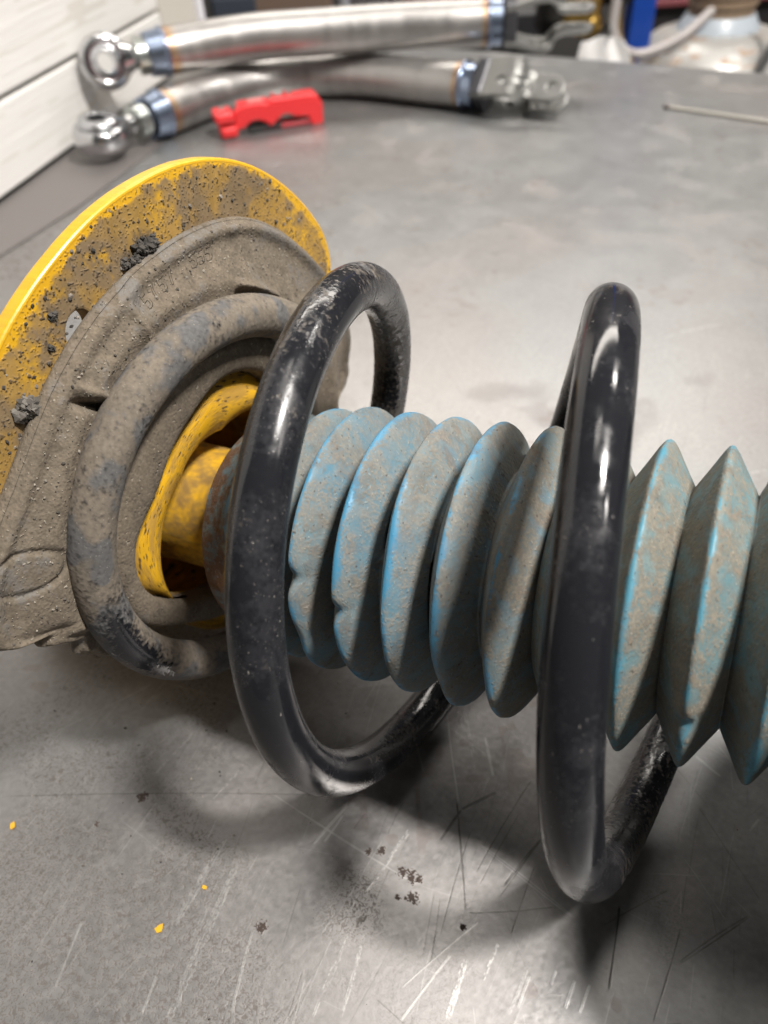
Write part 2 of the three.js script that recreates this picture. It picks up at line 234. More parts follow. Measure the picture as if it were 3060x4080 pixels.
// --- perch frame: a plane a little askew to the spring axis. q(c, y, z): c along its normal
const pk = Math.hypot(1, 0.1), q = (c, y, z) => [c - 0.1 * z / pk, y, z / pk];
const polar = (c, deg, r) => q(c, r * Math.sin(deg * RAD), r * Math.cos(deg * RAD));
const yellow = [0.66, 0.365, 0.016], GRIT = [];
{
  // yellow pressed plate: outline radius (mm) by angle (0 = camera side, 90 = top)
  const OUT = [[-12, 78], [0, 81], [30, 81.5], [48, 82.2], [56, 83.1], [62, 83.4], [68, 84.6], [75, 86.3], [82, 87.6], [89, 89.4], [95, 91.1], [101, 92.3], [108, 93.4], [114, 93.8], [129, 93.9], [142, 93.2], [147, 88], [152, 80], [160, 74], [176, 70]];
  const R = (d) => { let s = 0; for (let k = -2; k <= 2; k++) s += lerpTab(OUT, d + k * 3); return s / 5 / 1000; };
  const sh = new THREE.Shape(), pts = [];
  for (let d = 8; d <= 172; d += 2) pts.push([R(d) * Math.cos(d * RAD), R(d) * Math.sin(d * RAD)]);
  for (let d = 186; d <= 345; d += 6) pts.push([-0.002 + 0.0385 * Math.cos(d * RAD), -0.003 + 0.0385 * Math.sin(d * RAD)]);
  sh.setFromPoints(pts.map(([z, y]) => new THREE.Vector2(z, y)));
  const h0 = new THREE.Path(); h0.absarc(-0.002, -0.003, 0.0340, 0, Math.PI * 2, true); sh.holes.push(h0);
  const h1 = new THREE.Path(); h1.absellipse(0.0335, 0.0582, 0.0040, 0.0048, 0, Math.PI * 2, true, 0.3); sh.holes.push(h1);
  const g = new THREE.ExtrudeGeometry(sh, { depth: 0.0026, bevelEnabled: true, bevelThickness: 0.0009, bevelSize: 0.0009, bevelOffset: -0.0009, bevelSegments: 3, curveSegments: 40 });
  const p = g.attributes.position, uv = g.attributes.uv;     // shape x = z of the perch, shape y = y, depth = along the normal
  for (let i = 0; i < p.count; i++) { const z = p.getX(i), y = p.getY(i), c = p.getZ(i) - 0.0075; uv.setXY(i, (z + 0.1) / 0.2, (y + 0.1) / 0.2); const w = q(c, y, z); p.setXYZ(i, ...w); }
  const idx = []; for (let i = 0; i < p.count; i += 3) idx.push(i, i + 2, i + 1); g.setIndex(idx);
  const g2 = g.toNonIndexed(); g2.computeVertexNormals();
  const mat = stdTex(1024, 1024, (u, v, o) => {
    const z = u * 200 - 100, y = v * 200 - 100, d = Math.atan2(y, z) / RAD, rr = Math.hypot(y, z), edge = R(d) * 1000 - rr;
    const big = fbm(z / 16, y / 16, 3, 4), mid = fbm(z / 3.2, y / 3.2, 8, 4), fine = fbm(z / 0.7, y / 0.7, 5, 2);
    o[0] = yellow[0]; o[1] = yellow[1]; o[2] = yellow[2]; o[3] = 0.34;
    if (edge < 0.95) { const kk = 0.86 + 0.25 * fine; o[0] *= kk; o[1] *= kk; o[3] = 0.36; return; }
    const cov = sm(0.18, 0.78, 0.55 * (big - 0.5) * 2 + 0.7 * (mid - 0.5) + 0.35 * (fine - 0.5) + sm(0.9, 3.6, edge + 3.5 * (mid - 0.5)) * 0.80 - (edge < 0.5 ? 0.4 : 0));
    const b = 0.85 + 0.55 * (mid - 0.5) + 0.3 * (fine - 0.5), purp = sm(0.42, 0.62, fbm(z / 9 + 60, y / 9, 2, 3));
    mix3(o, [mix(0.30, 0.150, purp) * b, mix(0.185, 0.115, purp) * b, mix(0.055, 0.082, purp) * b], 0.9 * cov);
    const sp = sm(0.80, 0.95, n3(z / 0.7, y / 0.7, 17) + 0.25 * (fine - 0.5)) * sm(0.3, 1.6, edge); mix3(o, [0.055, 0.045, 0.038], 0.75 * sp);
    const tiny = sm(0.76, 0.88, n3(z / 0.42, y / 0.42, 77)) * sm(0.2, 1.2, edge); mix3(o, [0.08, 0.06, 0.04], 0.6 * tiny);
    let smear = 0; for (const [sd, sr, sw] of [[82.5, 74, 5.5], [78.2, 72, 4.5], [41, 70, 4], [57.6, 75.2, 3], [53.2, 71.2, 2.5]]) { const dz = z - sr * Math.cos(sd * RAD), dy = y - sr * Math.sin(sd * RAD); smear = Math.max(smear, sm(0.35, 0.75, 1.15 - Math.hypot(dz, dy) / sw + 0.9 * (mid - 0.5) + 0.5 * (fine - 0.5))); } mix3(o, [0.075, 0.06, 0.045], 0.7 * smear);
    const or = sm(0.62, 0.7, n3(z / 1.7, y / 1.7, 47)) * sm(1.3, 0.1, edge); mix3(o, [0.3, 0.07, 0.01], 0.35 * or);
    o[3] = mix(0.32, 0.85, Math.max(cov * 0.9, sp)); o[4] = 0.35 + 0.2 * cov * mid + 0.45 * sp + 0.25 * tiny;
  }, 0.0006);
  const plate = part('spring_perch', g2, mat, strut, 'yellow pressed steel spring perch caked with grit');
  // rounded yellow collar round the damper, and the yellow damper body inside it
  const yTex = stdTex(512, 512, (u, v, o) => {
    const x = u * 90, y = v * 45, n = fbm(x / 4, y / 4, 1, 4), f = n3(x / 0.5, y / 0.5, 4); o[0] = yellow[0]; o[1] = yellow[1]; o[2] = yellow[2];
    const m = sm(0.34, 0.66, n + 0.3 * (f - 0.5)); mix3(o, [0.26, 0.155, 0.045], 0.62 * m); const s = sm(0.8, 0.86, n3(x / 0.8, y / 0.8, 9)); mix3(o, [0.03, 0.025, 0.02], 0.85 * s); o[3] = 0.36 + 0.4 * m + 0.2 * s; o[4] = 0.4 + 0.2 * m + 0.3 * s;
  }, 0.0003);
  const cOut = [[-180, 37], [-90, 34], [-40, 37], [-19, 41], [0, 42], [20, 37], [40, 34], [66, 34.5], [92, 38], [140, 38], [180, 37]];
  const cIn = (d) => { const a = d * RAD, cy = -0.0165, cz = -0.0095, r = 0.0375, b = -(Math.sin(a) * cy + Math.cos(a) * cz); return -b + Math.sqrt(b * b - (cy * cy + cz * cz - r * r)); };
  const collar = (u, v) => {
    const d = u * 360 - 180, ro = lerpTab(cOut, d) / 1000, ri = Math.max(0.0185, cIn(d) - 0.003 * Math.exp(-(((d - 85) / 40) ** 2)));
    const t = v * 1.5;   // 0 outside edge, 1 inner edge, then down into the hole
    if (t <= 1) return polar(-0.004 + 0.0075 * Math.sin(Math.PI * (0.08 + 0.70 * t)), d, mix(ro, ri, t));
    const s = (t - 1) * 2, c0 = -0.004 + 0.0075 * Math.sin(Math.PI * 0.78); return s < 0.7 ? polar(c0 - 0.09 * s / 0.7, d, ri + 0.004 * s) : polar(c0 - 0.09, d, (ri + 0.0028) * (1 - (s - 0.7) / 0.3));
  };
  part('collar', sheet(160, 40, (u, v) => collar(u, v * 0.74), (u, v) => [u, v]), yTex, plate);
  part('hub_cup', sheet(120, 30, (u, v) => collar(u, 0.74 + v * 0.26), (u, v) => [u, v]), yTex, plate);
  const body = new THREE.CylinderGeometry(0.0185, 0.0205, 0.09, 56, 6).rotateZ(-Math.PI / 2).translate(-0.020, -0.009, -0.002);
  const bodyTex = stdTex(256, 256, (u, v, o) => { const n = fbm(u * 30, v * 16, 5, 4), f = n3(u * 150, v * 80, 4), m = sm(0.1, 0.8, n + 0.3 * (f - 0.5)); o[0] = yellow[0]; o[1] = yellow[1]; o[2] = yellow[2]; mix3(o, [0.17, 0.105, 0.04], 0.85 * m); o[3] = 0.5 + 0.4 * m; o[4] = n; }, 0.0003);
  part('damper_body', body, bodyTex, strut, 'yellow damper tube inside the bellows');
  // grit thrown up by the wheel: grains and three caked clumps
  const grain = new THREE.IcosahedronGeometry(1, 0);
  const place = (n, fn, name, parent, mat0) => {
    const im = shade(new THREE.InstancedMesh(grain, mat0, n)), M = new THREE.Matrix4(), Q = new THREE.Quaternion(), E = new THREE.Euler(), c = new THREE.Color();
    for (let i = 0; i < n; i++) { const [pos, s, col] = fn(i); E.set(rnd() * 6, rnd() * 6, rnd() * 6); Q.setFromEuler(E); M.compose(V(...pos), Q, V(s * (0.7 + 0.6 * rnd()), s * (0.6 + 0.5 * rnd()), s * (0.6 + 0.8 * rnd()))); im.setMatrixAt(i, M); im.setColorAt(i, c.setRGB(...col)); }
    im.name = name; im.userData.kind = 'stuff'; parent.add(im);
  };
  const gm = plain(1, 1, 1, 0.95);
  place(560, () => { const d = 20 + 150 * rnd(), ro = R(d), r = mix(0.066, ro - 0.0015, Math.pow(rnd(), 0.7)), s = 0.00018 + 0.00062 * Math.pow(rnd(), 3.2), k = rnd() < 0.75 ? 0.03 + 0.04 * rnd() : 0.14 + 0.12 * rnd(); return [polar(-0.0042, d, r), s, [k, k * 0.88, k * 0.75]]; }, 'grit', plate, gm);
  const clump = (d, r, n, sx, sy, size, k0, c0, seat) => {
    const gs = [], ctr = polar(c0, d, r), u = polar(c0, d + 3, r), t = V(u[0] - ctr[0], u[1] - ctr[1], u[2] - ctr[2]).normalize(), rad = V(...polar(c0, d, r + 0.01)).sub(V(...ctr)).normalize();
    for (let i = 0; i < n; i++) {
      const a = (rnd() + rnd() - 1) * sx, b = (rnd() + rnd() - 1) * sy, hgt = rnd() * Math.max(0, 1 - (Math.abs(a) / sx + Math.abs(b) / sy) * 0.6) * seat, s = size * (0.35 + 1.1 * rnd() * rnd());
      const gg = new THREE.IcosahedronGeometry(s, 0), pp = gg.attributes.position, se = rnd() * 50, cc = []; for (let j = 0; j < pp.count; j++) { const x = pp.getX(j), y = pp.getY(j), z = pp.getZ(j), m = 0.35 + 1.3 * n3(x / s * 1.7 + se, y / s * 1.7, z / s * 1.7); pp.setXYZ(j, x * m, y * m, z * m); }
      const k = k0 * (0.5 + 1.2 * rnd()); for (let j = 0; j < pp.count; j++) cc.push(k, k * 0.92, k * 0.82); gg.setAttribute('color', new THREE.Float32BufferAttribute(cc, 3));
      gg.computeVertexNormals(); gg.translate(ctr[0] + t.x * a + rad.x * b + hgt, ctr[1] + t.y * a + rad.y * b, ctr[2] + t.z * a + rad.z * b); gs.push(gg);
    }
    part('mud_clump', gs, mudM, plate);
  };
  const mudM = new THREE.MeshStandardMaterial({ color: 0xffffff, vertexColors: true, roughness: 0.97 });
  clump(82.5, 0.0738, 200, 0.0042, 0.0026, 0.0008, 0.05, -0.0038, 0.0026);
  clump(78.2, 0.0720, 130, 0.0034, 0.0015, 0.0007, 0.055, -0.0038, 0.002);
  clump(41, 0.0702, 230, 0.0027, 0.0020, 0.0011, 0.12, -0.0038, 0.0034);
  clump(57.6, 0.0752, 50, 0.0016, 0.0011, 0.0005, 0.06, -0.0041, 0.0007);
  clump(53.2, 0.0712, 36, 0.0011, 0.0009, 0.0005, 0.06, -0.0041, 0.0007);
  GRIT.push(place, gm);
}
// --- rubber isolator under the end coil
{
  const OUT = [[-33, 57], [-30, 59.5], [-24, 60], [-21, 62.5], [-17, 60.5], [-12, 66], [-10, 70.5], [-8.4, 65], [-6, 75], [-3.5, 80], [6, 79], [18, 74], [21, 71.7], [28, 69.5], [36, 68.3], [50, 68.3], [61, 69], [67, 69.6], [74, 70.2], [80, 71.2], [85, 72.1], [91, 73.7], [98, 75.5], [105, 77.5], [112, 79], [128, 80], [145, 82], [164, 82.2], [173, 82], [176.5, 79], [178.5, 73], [180, 64]];
  const Ro = (d) => { const w = d < 0 ? 0.6 : d > 166 ? 0.5 : 2.5; let s = 0; for (let k = -2; k <= 2; k++) s += lerpTab(OUT, d + k * w); return s / 5 / 1000; };
  const D0 = -33, D1 = 179.5, RI = 0.0435, deg = (u) => mix(D0, D1, clamp(u, 0, 1)), g = (t, c, w) => Math.exp(-(((t - c) / w) ** 2));
  const hgt = (d, r) => {
    const ro = Ro(d), e = (ro - r) * 1000, mm = r * 1000;
    let c = mix(0.0035, 0.0042, sm(56, 62, mm));
    c -= 0.0010 * sm(59, 68, mm) * sm(69.5, 76, d);                      // the lettered face is dished
    c -= 0.0034 * sm(Math.min(60, ro * 1000 - 8), ro * 1000 - 2, mm);
    c += 0.0012 * Math.exp(-(((e - 2.2) / 1.9) ** 2)) - 0.0014 * sm(1.4, 0, e);                 // rolled outer lip
    c += 0.0015 * g(d, 68.6 + (mm - 60) * 0.12, 1.15) * sm(68, 65, mm) + 0.0012 * g(d, 49.4 - (mm - 60) * 0.2, 1.2) * sm(67, 64, mm);   // two thin moulded ribs
    c -= 0.0042 * g(d, 46.4 - (mm - 60) * 0.3, 1.25) * sm(66, 60, mm); // pocket below the lower rib
        c += 0.0022 * g(mm, 60.4 + 0.05 * (112 - d), 1.1) * sm(101, 104, d) * sm(122, 119, d) - 0.0012 * g(mm, 58, 1.2) * sm(101, 104, d) * sm(122, 119, d);
    c -= 0.0008 * g(Math.hypot((d - 9) * 1.15, (mm - 68) * 0.55), 5, 0.7);      // oval moulding mark
    c -= 0.003 * sm(-12, -32, d) * 0.6 + 0.0045 * sm(158, 176, d) * sm(60, 78, mm);
    return c + 0.0003 * (fbm(d / 4, mm / 4, 4, 2) - 0.5);
  };
  // lettering moulded into the face
  const cv = document.createElement('canvas'); cv.width = 1024; cv.height = 256; const cx = cv.getContext('2d'); cx.fillStyle = '#000'; cx.fillRect(0, 0, 1024, 256); cx.fillStyle = '#fff'; cx.font = 'bold 150px sans-serif'; cx.fillText('5 / 5 /', 30, 190); cx.font = 'bold 170px sans-serif'; cx.fillText('555', 640, 175);
  const px = cx.getImageData(0, 0, 1024, 256).data;
  const letter = (d, mm) => { const X = Math.round(((100 - d) / 28) * 1024), X2 = 1023 - X, Y = Math.round(((70.7 + (d - 86) * 0.16 - mm) / 7.5) * 256); return X2 >= 0 && X2 < 1024 && Y >= 0 && Y < 256 ? px[(Y * 1024 + X2) * 4] / 255 : 0; };
  const rubber = (x, y, z, o, worn) => {
    const big = fbm(x / 11, y / 11, z / 11, 4), mid = fbm(x / 2.6, y / 2.6, z / 2.6, 3), fine = fbm(x / 0.6, y / 0.6, z / 0.6, 2);
    const t = 0.78 + 0.5 * (mid - 0.5) + 0.5 * (fine - 0.5);
    o[0] = 0.185 * t; o[1] = 0.151 * t; o[2] = 0.112 * t;
    const bare = sm(0.5, 0.66, big * 0.55 + mid * 0.35 + 0.2 * (fine - 0.5) + worn); mix3(o, [0.13, 0.124, 0.117], 0.75 * bare);
    const pale = sm(0.86, 0.92, n3(x / 0.7, y / 0.7, z / 0.7 + 9)); mix3(o, [0.36, 0.32, 0.26], 0.6 * pale);
    const dark = sm(0.86, 0.92, n3(x / 0.7 + 50, y / 0.7, z / 0.7)); mix3(o, [0.05, 0.042, 0.035], 0.6 * dark);
    o[3] = 0.95 - 0.25 * bare; o[4] = 0.35 + 0.32 * (fine - 0.5) + 0.25 * (mid - 0.5) + 0.25 * pale + 0.2 * dark;
  };
  const isoSurf = (u, v) => {
    const d = deg(u), ro = Ro(d);
    if (v <= 0.86) { const r = mix(RI, ro, v / 0.86); return polar(hgt(d, r), d, r); }
    const s = (v - 0.86) / 0.14, c0 = hgt(d, ro); return polar(mix(c0, -0.0036, s), d, ro + 0.0006 * Math.sin(Math.PI * s));
  };
  const mat = stdTex(2048, 512, (u, v, o) => {
    const d = deg(u), ro = Ro(d), r = mix(RI, ro, Math.min(1, v / 0.86)), e = (ro - r) * 1000, p = isoSurf(u, v);
    rubber(p[0] * 1000, p[1] * 1000, p[2] * 1000, o, 0.10 * sm(5, 2.5, e) * sm(60, 75, d) + 0.1 * g(Math.hypot((d - 9) * 1.15, (r * 1000 - 68) * 0.55), 0, 4.5));
    if (v < 0.86) o[4] += 0.75 * letter(d, r * 1000) - 0.2;
  }, 0.0007);
  const top = sheet(420, 64, isoSurf, (u, v) => [u, v]);
  const back = sheet(140, 4, (u, v) => { const d = deg(u); return polar(-0.0036, d, mix(RI, Ro(d), v)); }, (u, v) => [u, v * 0.86], true);
  const ends = [D0, D1].map((d, k) => sheet(12, 1, (u, v) => { const r = mix(RI, Ro(d), u); return polar(mix(hgt(d, r), -0.0036, v), d, r); }, (u, v) => [k, u * 0.86], k === 1));
  const iso = part('rubber_isolator', [top, back, ...ends], mat, strut, 'dusty brown rubber isolator with moulded lettering and a torn lower edge');
  // inner lip: a rubber ring that goes all the way round
  const HI = [[-180, 31], [-90, 31], [-61, 32.3], [-41, 35.8], [-28, 38.4], [-19, 40.2], [-9, 40.8], [3, 40.3], [10, 38], [19, 34], [30, 31.6], [49, 31.6], [66, 31.8], [79, 33.5], [92, 35.8], [110, 36.5], [140, 35], [180, 31]];
  const Ri = (d) => { let s = 0; for (let k = -2; k <= 2; k++) s += lerpTab(HI, ((d + k * 3 + 540) % 360) - 180); return s / 5 / 1000; };
  const lip = (u, v) => {
    const d = u * 360 - 180, ri = Ri(d), ro = 0.0478 - 0.0062 * sm(-22, -58, d) * sm(-175, -130, d), m = (ri + ro) / 2, w = (ro - ri) / 2, a = Math.PI * (v * 2 - 0.5) , ex = 0.55;
    const ca = Math.cos(a), sa = Math.sin(a), X = Math.sign(sa) * Math.pow(Math.abs(sa), 0.8) * w, C = Math.sign(ca) * Math.pow(Math.abs(ca), ex) * 0.0052;
    return polar(0.0024 + C + (ca > 0 ? 0.0012 * Math.sin(d * RAD * 3) * 0.3 : 0), d, m - X);
  };
  const lipMat = stdTex(1536, 256, (u, v, o) => { const p = lip(u, v); rubber(p[0] * 1000, p[1] * 1000, p[2] * 1000, o, -0.05); }, 0.0006);
  part('inner_lip', sheet(260, 40, lip, (u, v) => [u, v]), lipMat, iso);
  const [place, gm] = GRIT;
  place(420, () => { const d = -5 + 175 * rnd(), ro = Ro(d), r = mix(0.0585, ro - 0.0008, rnd()), s = 0.00014 + 0.00034 * Math.pow(rnd(), 2.5), k = rnd() < 0.5 ? 0.05 + 0.05 * rnd() : 0.16 + 0.18 * rnd(); return [polar(hgt(d, r), d, r), s, [k, k * 0.9, k * 0.76]]; }, 'grit', iso, gm);
}
// --- blue bellows, on an axis that sags a little inside the spring
{
  const RX = [0.0265, 0.0390, 0.0495, 0.0620, 0.0747, 0.0876, 0.1000, 0.1138, 0.1276, 0.1410, 0.1545, 0.1680, 0.1815, 0.195];   // ridges
  const NP = RX.length, valleyX = (k) => k === 0 ? 0.0175 : k === NP ? 0.202 : (RX[k - 1] + RX[k]) / 2 + (k > 1 && k < 7 ? 0.0009 : 0.0002);
  const ax = (x) => [-0.0041 + (x - 0.05) * 0.09, 0.002 + (x - 0.05) * 0.027];
  const rRidge = (k) => k === 0 ? 0.0335 : k === 1 ? 0.0355 : 0.0370, rVal = (k) => k === 0 ? 0.0305 : k === 1 ? 0.0300 : k < 7 ? 0.0264 : 0.0278;
  const DENT = [[2, 15, 0.0024, 4.5, 0.5], [3, 5, 0.0020, 4, 0.45], [0, 0, 0.004, 22, 0.6], [9, -8, 0.0024, 4.5, 0.45], [2, -12, 0.0012, 9, 0.6], [6, 60, 0.001, 20, 0.8], [4, 30, 0.0007, 14, 0.7], [5, -20, 0.0008, 12, 0.6]];
  const prof = (v, d) => {       // v 0..1 over all pleats, d angle
    const s = clamp(v, 0, 0.99999) * NP, k = Math.floor(s), f = s - k, left = f < 0.5, t = left ? 1 - f * 2 : f * 2 - 1;   // t: 0 ridge, 1 valley
    const j = left ? k : k + 1, soft = k < 7 ? 1 : 0, wob = fbm(Math.cos(d * RAD) * 1.3 + k * 3.1, Math.sin(d * RAD) * 1.3, 5, 2) - 0.5;
    const xr = RX[k] + 0.0012 * wob * soft, xv = valleyX(j) + (j === 0 ? 0 : 0.0006 * wob * soft), rr = rRidge(k) + 0.0007 * wob, rv = rVal(j) + 0.0006 * wob;
    // ridge land, then the flank; old soft pleats belly out, the drawn-out ones are straight
    const land = k >= 7 ? 0.17 : 0.11, tt = t < land ? 0 : (t - land) / (1 - land), pw = soft ? (left ? 1.1 : 1.25) : 1.06;
    let r = mix(rr, rv, Math.pow(tt, pw)) - (k >= 7 ? 0.0009 : 0.0005) * (t < land ? (t / land) ** 2 : 1), x = mix(xr, xv, soft && !left ? mix(t, Math.sqrt(t), 0.25) : t);
    r += 0.0004 * Math.exp(-((tt / 0.3) ** 2)) ;
    for (const [kk, dd, dep, wd, wt] of DENT) if (kk === k) { const a = ((d - dd + 540) % 360) - 180, m = Math.exp(-((a / wd) ** 2)) * Math.exp(-((t / wt) ** 2)); r -= dep * m; x += (left ? 0.4 : 1) * dep * 0.5 * m * (t < 0.3 ? 1 : 0.5); }
    r += 0.0003 * (fbm(x * 300, Math.cos(d * RAD) * 6, Math.sin(d * RAD) * 6, 2) - 0.5);
    const y = r * Math.sin(d * RAD), z = r * Math.cos(d * RAD), [cy, cz] = ax(x);
    return [x - 0.09 * y - 0.027 * z, cy + y, cz + z];
  };
  const mat = stdTex(1024, 1792, (u, v, o) => {
    const d = u * 360 - 180, s = Math.min(v * NP, NP - 1e-4), k = Math.floor(s), f = s - k, t = Math.abs(f - 0.5) * 2, left = f < 0.5;
    const A = Math.cos(d * RAD) * 36, B = Math.sin(d * RAD) * 36, C = s * 24;
    const big = fbm(A / 9, B / 9, C / 9, 4), mid = fbm(A / 2.3, B / 2.3, C / 2.3, 3), fine = fbm(A / 0.55, B / 0.55, C / 0.55, 2), along = fbm(A / 7, B / 7, k * 5.3, 3);
    const rub = sm(Math.max(0.02, 0.07 + 0.34 * (along - 0.42)), -0.02, t - 0.24 * (along - 0.44) + 0.12 * (fine - 0.5));
    const fade = sm(0.35, 0.65, fbm(A / 14 + 20, B / 14, k * 3, 3));
    o[0] = mix(0.085, 0.135, fade); o[1] = mix(0.21, 0.225, fade); o[2] = mix(0.29, 0.265, fade); if (k >= 1) mix3(o, [0.035, 0.235, 0.42], 0.7 * rub);
    if (k >= 7) mix3(o, [0.065, 0.25, 0.30], 0.55);
    // dust: thin on rubbed ridges, thick on the flanks that face up the strut
    const dust = 0.69 + (k < 6 ? -0.05 : 0.02) + 0.5 * (fbm(A / 22 + 11, B / 22 + 5, C / 30, 2) - 0.5);
    const bare = sm(0.52, 0.7, fbm((A + 0.4 * C) / 5 + 70.3, (B - 0.3 * A) / 5 + 0.37, (C + 0.5 * B) / 5 + 0.71, 4) + 0.25 * (fine - 0.5));
    let m = (1 - 0.45 * bare) * sm(0.0, 1.05, (big - 0.5) * 0.8 + (mid - 0.5) * 0.5 + (fine - 0.5) * 1.0 + dust + 0.12) * (1 - 0.9 * rub);
    const tt = 0.82 + 0.6 * (fine - 0.5) + 0.25 * (mid - 0.5);
    mix3(o, k < 6 ? [0.225 * tt, 0.212 * tt, 0.183 * tt] : [0.225 * tt, 0.193 * tt, 0.148 * tt], 0.93 * m);
    const soil = sm(0.58, 0.74, fbm(A / 5 + 3.3, B / 5 + 1.9, C / 5 + 7.7, 3) + 0.3 * (fine - 0.5)); mix3(o, [0.13 * tt, 0.105 * tt, 0.08 * tt], 0.32 * soil);
    const rust = sm(0.6, 0.7, fbm(A / 4 + 9, B / 4, C / 4, 3)) * (k === 0 ? 1 : 0.5); mix3(o, [0.16, 0.075, 0.03], (k === 0 ? 0.6 : 0.3) * rust);
    if (k === 0) { const rim = sm(0.40, 0.66, (left ? 0.66 - 0.25 * (1 - t) : 0.22 * (1 - t)) + 0.7 * (mid - 0.5) + 0.5 * (big - 0.5)); mix3(o, [0.11 + 0.08 * fine, 0.048 + 0.03 * fine, 0.02], 0.85 * rim); }
    const sp = sm(0.86, 0.92, n3(A / 0.5, B / 0.5, C / 0.5)); mix3(o, [0.36, 0.33, 0.28], 0.45 * sp * (1 - rub));
    const dk = sm(0.88, 0.92, n3(A / 0.7 + 30, B / 0.7, C / 0.7)); mix3(o, [0.05, 0.04, 0.035], 0.7 * dk);
    o[3] = mix(0.42, 0.93, Math.max(m, soil)); o[4] = 0.4 + 0.3 * m * (fine + mid - 0.6) + 0.2 * soil * mid + 0.25 * sp;
  }, 0.0004);
  part('bellows', sheet(300, NP * 24, (u, v) => prof(v, u * 360 - 180), (u, v) => [u, v], true), mat, strut, 'dusty light blue pleated dust bellows');
  part('damper_rod', new THREE.CylinderGeometry(0.011, 0.011, 0.24, 32).rotateZ(Math.PI / 2).translate(0.13, 0.002, 0.003), plain(0.5, 0.5, 0.52, 0.2, 1), strut);
  part('added_shadow_cup', new THREE.LatheGeometry([[0.012, 0.262], [0.060, 0.262], [0.0715, 0.252], [0.0725, 0.186], [0.0715, 0.182], [0.0700, 0.186], [0.0690, 0.248], [0.058, 0.257], [0.012, 0.257]].map(([r, x]) => new THREE.Vector2(r, -x)), 64).rotateZ(Math.PI / 2), plain(0.03, 0.03, 0.032, 0.6), strut);  // unseen cup added past the frame to throw shadow on the bench
}
// --- crumbs of dirt shed on the bench
{
  const n = 260, im = shade(new THREE.InstancedMesh(new THREE.IcosahedronGeometry(1, 0), plain(1, 1, 1, 0.95), n)), M = new THREE.Matrix4(), c = new THREE.Color();
  for (let i = 0; i < n; i++) { const near = rnd() < 0.6, x = near ? -0.13 + 0.12 * rnd() : -0.2 + 0.42 * rnd(), z = near ? -0.16 + 0.11 * rnd() : -0.34 + 0.31 * rnd(), s = 0.00009 + 0.00030 * Math.pow(rnd(), 4), k = rnd() < 0.8 ? 0.03 + 0.07 * rnd() : 0.2 + 0.2 * rnd(); M.makeRotationY(rnd() * 6).scale(V(s * (0.8 + rnd()), s * 0.7, s)).setPosition(x, s * 0.4, z); im.setMatrixAt(i, M); im.setColorAt(i, c.setRGB(k, k * 0.88, k * 0.76)); }
  im.name = 'dirt_crumbs'; im.userData = { kind: 'stuff', label: 'fine dark dirt crumbs scattered over the bench top', category: 'dirt' }; scene.add(im);
}
// --- flakes of yellow paint shed on the bench
for (const [i, [x, z, s, a]] of [[-0.119, -0.106, 0.0011, 0.4], [-0.058, -0.084, 0.0007, 1.2], [-0.069, -0.074, 0.0012, 2.1]].entries()) {
  const sh = new THREE.Shape(); for (let k = 0; k < 6; k++) { const b = k * 1.05 + a, r = s * (0.65 + 0.7 * ((k * 37 + i * 11) % 10) / 10); k ? sh.lineTo(r * Math.cos(b), r * Math.sin(b)) : sh.moveTo(r * Math.cos(b), r * Math.sin(b)); }
  const f = part(i ? `paint_flake_00${i}` : 'paint_flake', new THREE.ExtrudeGeometry(sh, { depth: 0.00025, bevelEnabled: false }).rotateX(-Math.PI / 2).rotateZ(0.12), plain(...yellow, 0.5)); f.position.set(x, 0.0002, z);
  tag(f, ['small yellow paint flake lying out toward the wall side of the bench', 'tiniest yellow paint flake, a speck beside a broad pale scratch on the bench', 'largest yellow paint flake lying on the worn brownish patch of the bench'][i], 'paint flake', 'yellow paint flakes on the bench');
}

// ---------------------------------------------------------------- white board wall beside the bench
{
  const dir = V(0.25, 0, -0.968).normalize(), A = V(-0.278, 0, -0.599), s0 = -0.5, yaw = Math.atan2(-dir.z, dir.x);
  const mat = stdTex(512, 512, (u, v, o) => { const n = fbm(u * 10, v * 40, 2, 4), g = fbm(u * 60, v * 60, 6, 3), k = 0.74 + 0.08 * (n - 0.5); o[0] = k; o[1] = k * 0.985; o[2] = k * 0.955; const s = sm(0.72, 0.8, n3(u * 22, v * 22, 3)); mix3(o, [0.5, 0.46, 0.38], 0.4 * s); o[3] = 0.5; o[4] = n * 0.6 + g * 0.3; }, 0.0006);
  const wall = thing('board_wall', 'white painted board wall standing along the edge of the bench', 'wall', [A.x, 0, A.z]); wall.rotation.y = yaw;
  const len = 0.338 - s0;
  for (const [y0, y1] of [[0.004, 0.0600], [0.0635, 0.138], [0.1415, 0.216], [0.2195, 0.294], [0.2975, 0.372], [0.3755, 0.45]]) part('board', rbox(len, y1 - y0, 0.018, 0.0018, (s0 + 0.338) / 2, (y0 + y1) / 2, -0.009), mat, wall);
  part('backing', rbox(len, 1.29, 0.02, 0.001, (s0 + 0.338) / 2, -0.2, -0.0305), plain(0.5, 0.49, 0.47, 0.7), wall);
  const pan = thing('beige_panel', 'beige painted panel standing beyond the end of the white board wall', 'panel', [A.x, 0, A.z]); pan.rotation.y = yaw;
  part('face', rbox(0.088, 1.3, 0.02, 0.002, 0.390, -0.2, -0.012), plain(0.55, 0.52, 0.47, 0.6), pan);
  part('edge_trim', rbox(0.010, 1.3, 0.03, 0.002, 0.4405, -0.2, -0.012), plain(0.75, 0.75, 0.8, 0.3), pan);
}

